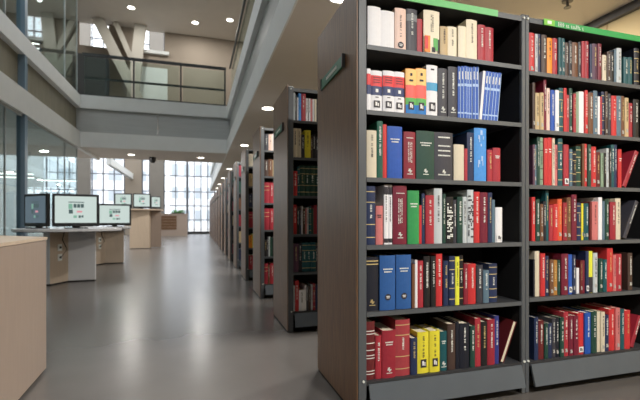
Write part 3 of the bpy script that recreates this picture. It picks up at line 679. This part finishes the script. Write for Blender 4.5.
SEC = [
 [('silver',.016,.24),('black',.014,.22),('white',.012,.2),('sky',.024,.25),('red',.04,.25),('white',.017,.2),('umber',.006,.2),('white',.016,.2),('rose',.018,.2),('white',.016,.2),('cream',.018,.2),('charcoal',.03,.21),('red',.03,.22),('navy',.04,.23)],
 [('cream',.034,.25),('ivory',.034,.25),('charcoal',.03,.2),('yellow',.052,.24),('umber',.018,.19),('ink',.026,.21),('charcoal',.03,.19),('silver',.012,.2),('black',.03,.2),('maroon',.04,.22),('navy',.04,.22)],
 [('scarlet',.034,.21),('teal',.02,.25),('forest',.044,.26),('forest',.044,.26),('forest',.044,.26),('forest',.044,.26),('bottle',.03,.25),('brown',.04,.24),('maroon',.04,.24)],
 [('scarlet',.03,.25),('black',.022,.22),('navy',.016,.2),('white',.012,.24),('umber',.022,.22),('rose',.014,.22),('silver',.014,.23),('teal',.022,.24),('forest',.02,.22),('crimson',.03,.25),('navy',.034,.24),('brown',.04,.23)],
 [('plum',.045,.24),('ink',.03,.25),('teal',.04,.25),('teal',.04,.25),('teal',.04,.25),('charcoal',.016,.22),('ivory',.02,.24),('navy',.05,.24)],
 [('silver',.014,.22),('scarlet',.034,.26),('white',.05,.18),('white',.014,.22),('charcoal',.02,.22),('umber',.02,.2),('silver',.016,.22),('crimson',.02,.23),('navy',.03,.22)]]
THIRD = [
 [('charcoal',.05,.2),('blush',.05,.2),('white',.05,.21),('brown',.04,.2),('maroon',.05,.22)],
 [('umber',.05,.2),('brown',.05,.21),('tan',.04,.2),('oxblood',.05,.22),('brown',.05,.2)],
 [('crimson',.06,.25),('red',.06,.25),('crimson',.06,.25),('maroon',.06,.25)],
 [('crimson',.06,.26),('red',.06,.26),('red',.06,.26),('maroon',.06,.25)],
 [('black',.03,.2),('charcoal',.02,.23),('silver',.016,.24),('forest',.03,.23),('black',.03,.22),('navy',.04,.24)],
 [('crimson',.045,.25),('brown',.02,.23),('red',.06,.25),('red',.05,.25),('maroon',.05,.24)]]
FOURTH = [
 [('ivory',.07,.2),('cream',.05,.2),('brown',.05,.22)],
 [('tan',.06,.2),('charcoal',.05,.2),('brown',.05,.22)],
 [('navy',.05,.2),('ink',.06,.22),('umber',.05,.22)],
 [('crimson',.07,.25),('red',.06,.25),('maroon',.05,.24)],
 [('orange',.05,.2),('yellow',.03,.22),('umber',.05,.2)],
 [('red',.06,.22),('crimson',.05,.22),('brown',.05,.22)]]
def pack(rows):
    out = []
    for row in rows:
        x = AX+PW+.004; o = []
        for c, w, h in row:
            o.append((x, w, h, c, 'bands' if c in ('forest', 'teal', 'crimson') else 'v')); x += w+.0008
        out.append(o)
    return out
for k, rows in ((1, SEC), (2, THIRD), (3, FOURTH)):
    fill(pack(rows), ZN, YS+PITCH*k, '%s bookcase along aisle' % ords[k], k == 1, limit=(0, 8, 3, 2)[k], xmax=AX+PW+.26)
cols5 = ['brown', 'crimson', 'tan', 'navy', 'maroon', 'forest']
for k in range(4, 8):
    rows = [[(cols5[(i+k) % 6], .05, .22), (cols5[(i*2+k+1) % 6], .05, .23)] for i in range(6)]
    fill(pack(rows), ZN, YS+PITCH*k, '', False, limit=0)
sb = MB(); keys = sorted({s[3] for s in STUFF}); rnd = random.Random(2)
for x, w, h, col, y, z in STUFF:
    mi = keys.index(col); d = h*.72; y += rnd.uniform(0, .008); t = .003
    sb.prism([(x, y+.003), (x+w*.25, y), (x+w*.75, y), (x+w, y+.003), (x+w, y+d), (x+w-t, y+d), (x+w-t, y+t+.003), (x+t, y+t+.003), (x+t, y+d), (x, y+d)], z+.0005, z+h, mi)
    sb.box(x+t, x+w-t, y+t+.003, y+d-.004, z+.002, z+h-.004, len(keys))
so = sb.build('distant_books', [bmat(k) for k in keys]+[M_paper])
so['kind'] = 'stuff'; tag(so, 'mixed books packed deep in the shelves of the receding bookcases along the aisle', 'books')

# ------------------------------------------------------------------ foreground counter
CT = [(-.905, 2.95), (-1.36, 3.4), (-2.3, 3.4), (-2.3, .9), (-1.05, .9), (-.82, 1.15)]
r = thing('counter', 'pale pinkish wood counter with flat top at the left front', 'counter', (0, 0, 0))
MB().prism([(x*.995-.006, y*.995) for x, y in CT], .02, .822).build('body', M_oakpink, r)
MB().prism(CT, .825, .842).build('worktop', M_oak, r)
MB().prism([(x*.99-.03, y*.98) for x, y in CT], 0, .02).build('base', M_toe, r)
sd = MB(); sd.prism([(-.895, 2.405), (-.8865, 2.405), (-.8865, 2.411), (-.895, 2.411)], .02, .822); sd.build('panel_joint', M_frame, r)

# ------------------------------------------------------------------ computer desks
def monitor(loc, rot, label, group, bright=True, w=.64, h=.43):
    r = thing('computer_monitor', label, 'monitor', loc, rot, group)
    z0 = .03
    b = MB(); t = .035
    b.box(-w/2, w/2, 0, .05, z0, z0+h+2*t-.01, bev=.006)
    b.box(-w*.32, w*.32, .05, .085, z0+.08, z0+h*.85)
    b.build('casing', M_black, r)
    s = MB(); m = 0
    x0, x1, zz0, zz1 = -w/2+t, w/2-t, z0+t+.02, z0+h+t-.01
    s.quad(x0, x1, zz0, zz1, -.001, 0)
    X = lambda u: x0+(x1-x0)*(.5+(u-.48)*.8)
    Z = lambda v: zz0+(zz1-zz0)*(.5+(v-.47)*.8)
    s.quad(X(.25), X(.72), Z(.8), Z(.84), -.0016, 1)
    s.quad(X(.25), X(.37), Z(.5), Z(.74), -.0016, 3)
    for k in range(3): s.quad(X(.4+.11*k), X(.49+.11*k), Z(.56), Z(.74), -.0016, 1)
    s.quad(X(.26), X(.38), Z(.28), Z(.47), -.0016, 1); s.quad(X(.5), X(.66), Z(.33), Z(.42), -.0016, 2)
    s.quad(X(.4), X(.5), Z(.08), Z(.2), -.0016, 3); s.quad(X(.55), X(.62), Z(.08), Z(.2), -.0016, 1); s.quad(X(.64), X(.7), Z(.1), Z(.2), -.0016, 1)
    s.build('screen', [M_screen if bright else M_scr_dim, M_scr_dark, M_scr_red, M_scr_grn], r, fix=False)
    MB().box(-.05, .05, .03, .07, .012, z0+.05).build('stand', M_black, r)
    MB().box(-.15, .15, -.06, .13, 0, .014, bev=.004).build('foot', M_black, r)
    return r
def desk(cx, cy, H, label, white, R=.78, sock=True):
    r = thing('computer_desk', label, 'desk', (cx, cy, 0), 0, 'star-shaped computer desks')
    pts = []
    for k in range(24):
        a = 2*PI*k/24; pts.append((R*math.cos(a)*(1+.04*math.cos(3*a)), R*math.sin(a)))
    MB().prism(pts, H-.036, H).build('tabletop', M_lam, r)
    MB().prism([(x*.97, y*.97) for x, y in pts], H-.045, H-.036).build('edge_rim', M_frame, r)
    arms = []
    # three thick board arms meeting at the middle
    p = MB()
    p.prism([(.02, -.09), (.38, -.05), (.38, .0), (.02, 0)], .02, H-.045)
    p.build('leg_panel', M_lam if white else M_oak, r)
    p = MB(); p.prism([(.02, -.09), (-.13, -.40), (-.23, -.345), (-.05, -.02)], .02, H-.045)
    o = p.build('leg_panel', [M_oak, M_lam], r)
    for f in o.data.polygons:
        n = f.normal
        if white and n.y < -.35 and abs(n.z) < .1 and n.x < -.1: f.material_index = 1
    p = MB(); p.prism([(-.04, -.02), (.02, 0), (-.05, .42), (-.11, .4)], .02, H-.045)
    p.build('leg_panel', M_oak, r)
    p = MB(); p.prism([(.37, -.04), (.0, -.08), (-.12, -.38), (-.19, -.35), (-.04, 0), (-.1, .4), (-.05, .41), (.02, .0), (.37, 0)], 0, .02)
    p.build('plinth', M_toe, r)
    if sock:
        e = Vector((-.15, -.31, 0)).normalized(); nrm = Vector((e.y, -e.x, 0))*-1
        for z in (H*.48, H*.66):
            c = Vector((.02, -.09, 0))+e*.17
            if nrm.x < 0: nrm = -nrm
            q = MB(); q.beam(c+e*-.035+nrm*.008+Vector((0, 0, z)), c+e*.035+nrm*.008+Vector((0, 0, z)), .014, .1)
            q.build('power_socket', M_print, r)
            q = MB(); q.beam(c+e*-.015+nrm*.018+Vector((0, 0, z)), c+e*.015+nrm*.018+Vector((0, 0, z)), .012, .03)
            q.build('plug', M_black, r)
        c = Vector((.02, -.09, 0))+e*.1+nrm*.02
        MB().tube([c+Vector((0, 0, H-.05)), c+e*.06+nrm*.02+Vector((0, 0, H*.8)), c+e*-.02+nrm*.03+Vector((0, 0, H*.62)), c+e*.06+Vector((0, 0, H*.48))], .006).build('cable', M_black, r)
    return r
GM = 'computer monitors on the desks'
d1 = desk(-1.9, 7.12, .82, 'nearest computer desk with white leg panel and power sockets', True, R=.72)
monitor((-1.745, 6.92, .8205), math.radians(16), 'bright wide monitor facing forward on nearest computer desk', GM, w=.61)
monitor((-2.315, 7.03, .8205), math.radians(-44), 'dim monitor turned left on nearest computer desk', GM, False, w=.6)
d2 = desk(-1.92, 9.8, .80, 'low computer desk standing between the nearest and the tall one', False, R=.5)
monitor((-1.68, 9.55, .8005), math.radians(14), 'monitor on the middle computer desk beside the big nearest one', GM, w=.64, h=.40)
# tall desk
r = thing('standing_desk', 'tall pale wood computer desk with three monitors on top', 'desk', (-1.9, 14.75, 0))
MB().prism([(-.75, -.5), (.62, -.42), (.78, .5), (-.7, .6)], 1.27, 1.31).build('tabletop', M_oak, r)
MB().prism([(-.2, -.32), (.4, -.36), (.42, .3), (-.18, .3)], .02, 1.27).build('body', M_oak, r)
MB().prism([(.42, .0), (.72, .22), (.69, .28), (.40, .08)], .02, 1.27).build('leg_panel', M_oakpink, r)
MB().prism([(-.18, -.3), (.38, -.33), (.38, .28), (-.16, .28)], 0, .02).build('base', M_toe, r)
monitor((-1.74, 14.5, 1.3105), math.radians(8), 'middle monitor on the tall wooden desk', GM, w=.54, h=.42)
monitor((-2.32, 14.6, 1.3105), math.radians(-6), 'left monitor on the tall wooden desk', GM, w=.54, h=.42)
monitor((-1.34, 14.85, 1.3105), math.radians(50), 'small right monitor turned away on the tall wooden desk', GM, True, w=.44, h=.36)

# far planter counter by the window
r = thing('planter_counter', 'low wood planter box with dark slatted front by the far window', 'planter', (-1.5, 25.2, 0))
MB().box(-.85, .95, 0, .7, 0, 1.28).build('body', M_oakpink, r)
sl = MB()
for k in range(5): sl.box(-.8, .36, -.02, 0, .38+.165*k, .38+.165*k+.15)
sl.build('slatted_front', M_darkoak, r)
MB().box(-.88, .98, -.03, .73, 1.28, 1.32).build('top_rim', M_oakpink, r)
pl = thing('leafy_plant', 'low green leafy plant on the planter by the far window', 'plant', (-1.08, 25.5, 1.32))
lf = MB(); rnd = random.Random(4)
for i in range(70):
    a = rnd.uniform(0, 2*PI); rr = rnd.uniform(0, .38); hgt = rnd.uniform(.08, .3)
    b = Vector((rr*math.cos(a)*.9, rr*math.sin(a)*.5, 0)); t = b + Vector((math.cos(a)*.1, math.sin(a)*.1, hgt)); s = Vector((-math.sin(a), math.cos(a), 0))*.035
    m = (b+t)/2+Vector((0, 0, .04))
    v = [lf.bm.verts.new(p) for p in (b, m+s, t, m-s)]; lf.bm.faces.new(v)
lf.build('foliage', M_plant, pl, fix=False)
MB().box(-.36, .36, -.18, .18, 0, .05).build('soil_tray', M_toe, pl)

# ------------------------------------------------------------------ outside
struct('ground', MB().box(-40, 40, YF+.3, 80, -.25, -.1), M_ground)
def building(x0, x1, y, h, label, nx, nz):
    r = thing('building', label, 'building', (x0, y, -.1))
    w = x1-x0
    MB().box(0, w, 0, 8, 0, h).build('wall', M_out, r)
    for i in range(nx):
        for j in range(nz):
            a = w*(i+.22)/nx; z = h*(j+.3)/nz
            MB().box(a, a+w*.56/nx, -.03, .0, z, z+h*.5/nz).build('window', M_outwin, r)
building(-3.2, 2.2, 52, 14, 'white building with rows of grey windows outside the far window', 4, 5)
building(-24, -6, 60, 11, 'pale low building outside at the left beyond the glass', 6, 4)

# ------------------------------------------------------------------ world, camera
w = bpy.data.worlds.new('overcast'); S.world = w; w.use_nodes = True
bg = w.node_tree.nodes['Background']; bg.inputs['Color'].default_value = (.95, .975, 1.0, 1); bg.inputs['Strength'].default_value = 3.0
cam = bpy.data.cameras.new('camera'); co = bpy.data.objects.new('camera', cam); COL.objects.link(co)
co.location = (0, 0, .95); co.rotation_euler = (PI/2, 0, -.2956)
cam.sensor_width = 36; cam.sensor_fit = 'HORIZONTAL'; cam.lens = 404.3/640*36; cam.shift_y = 19.9/640
cam.clip_start = .05; cam.clip_end = 300
cam.dof.use_dof = True; cam.dof.focus_distance = 1.95; cam.dof.aperture_fstop = 3.2
S.camera = co
S.view_settings.view_transform = 'Standard'; S.view_settings.look = 'None'
S.view_settings.exposure = 0.; S.view_settings.gamma = 1; S.view_settings.use_curve_mapping = False
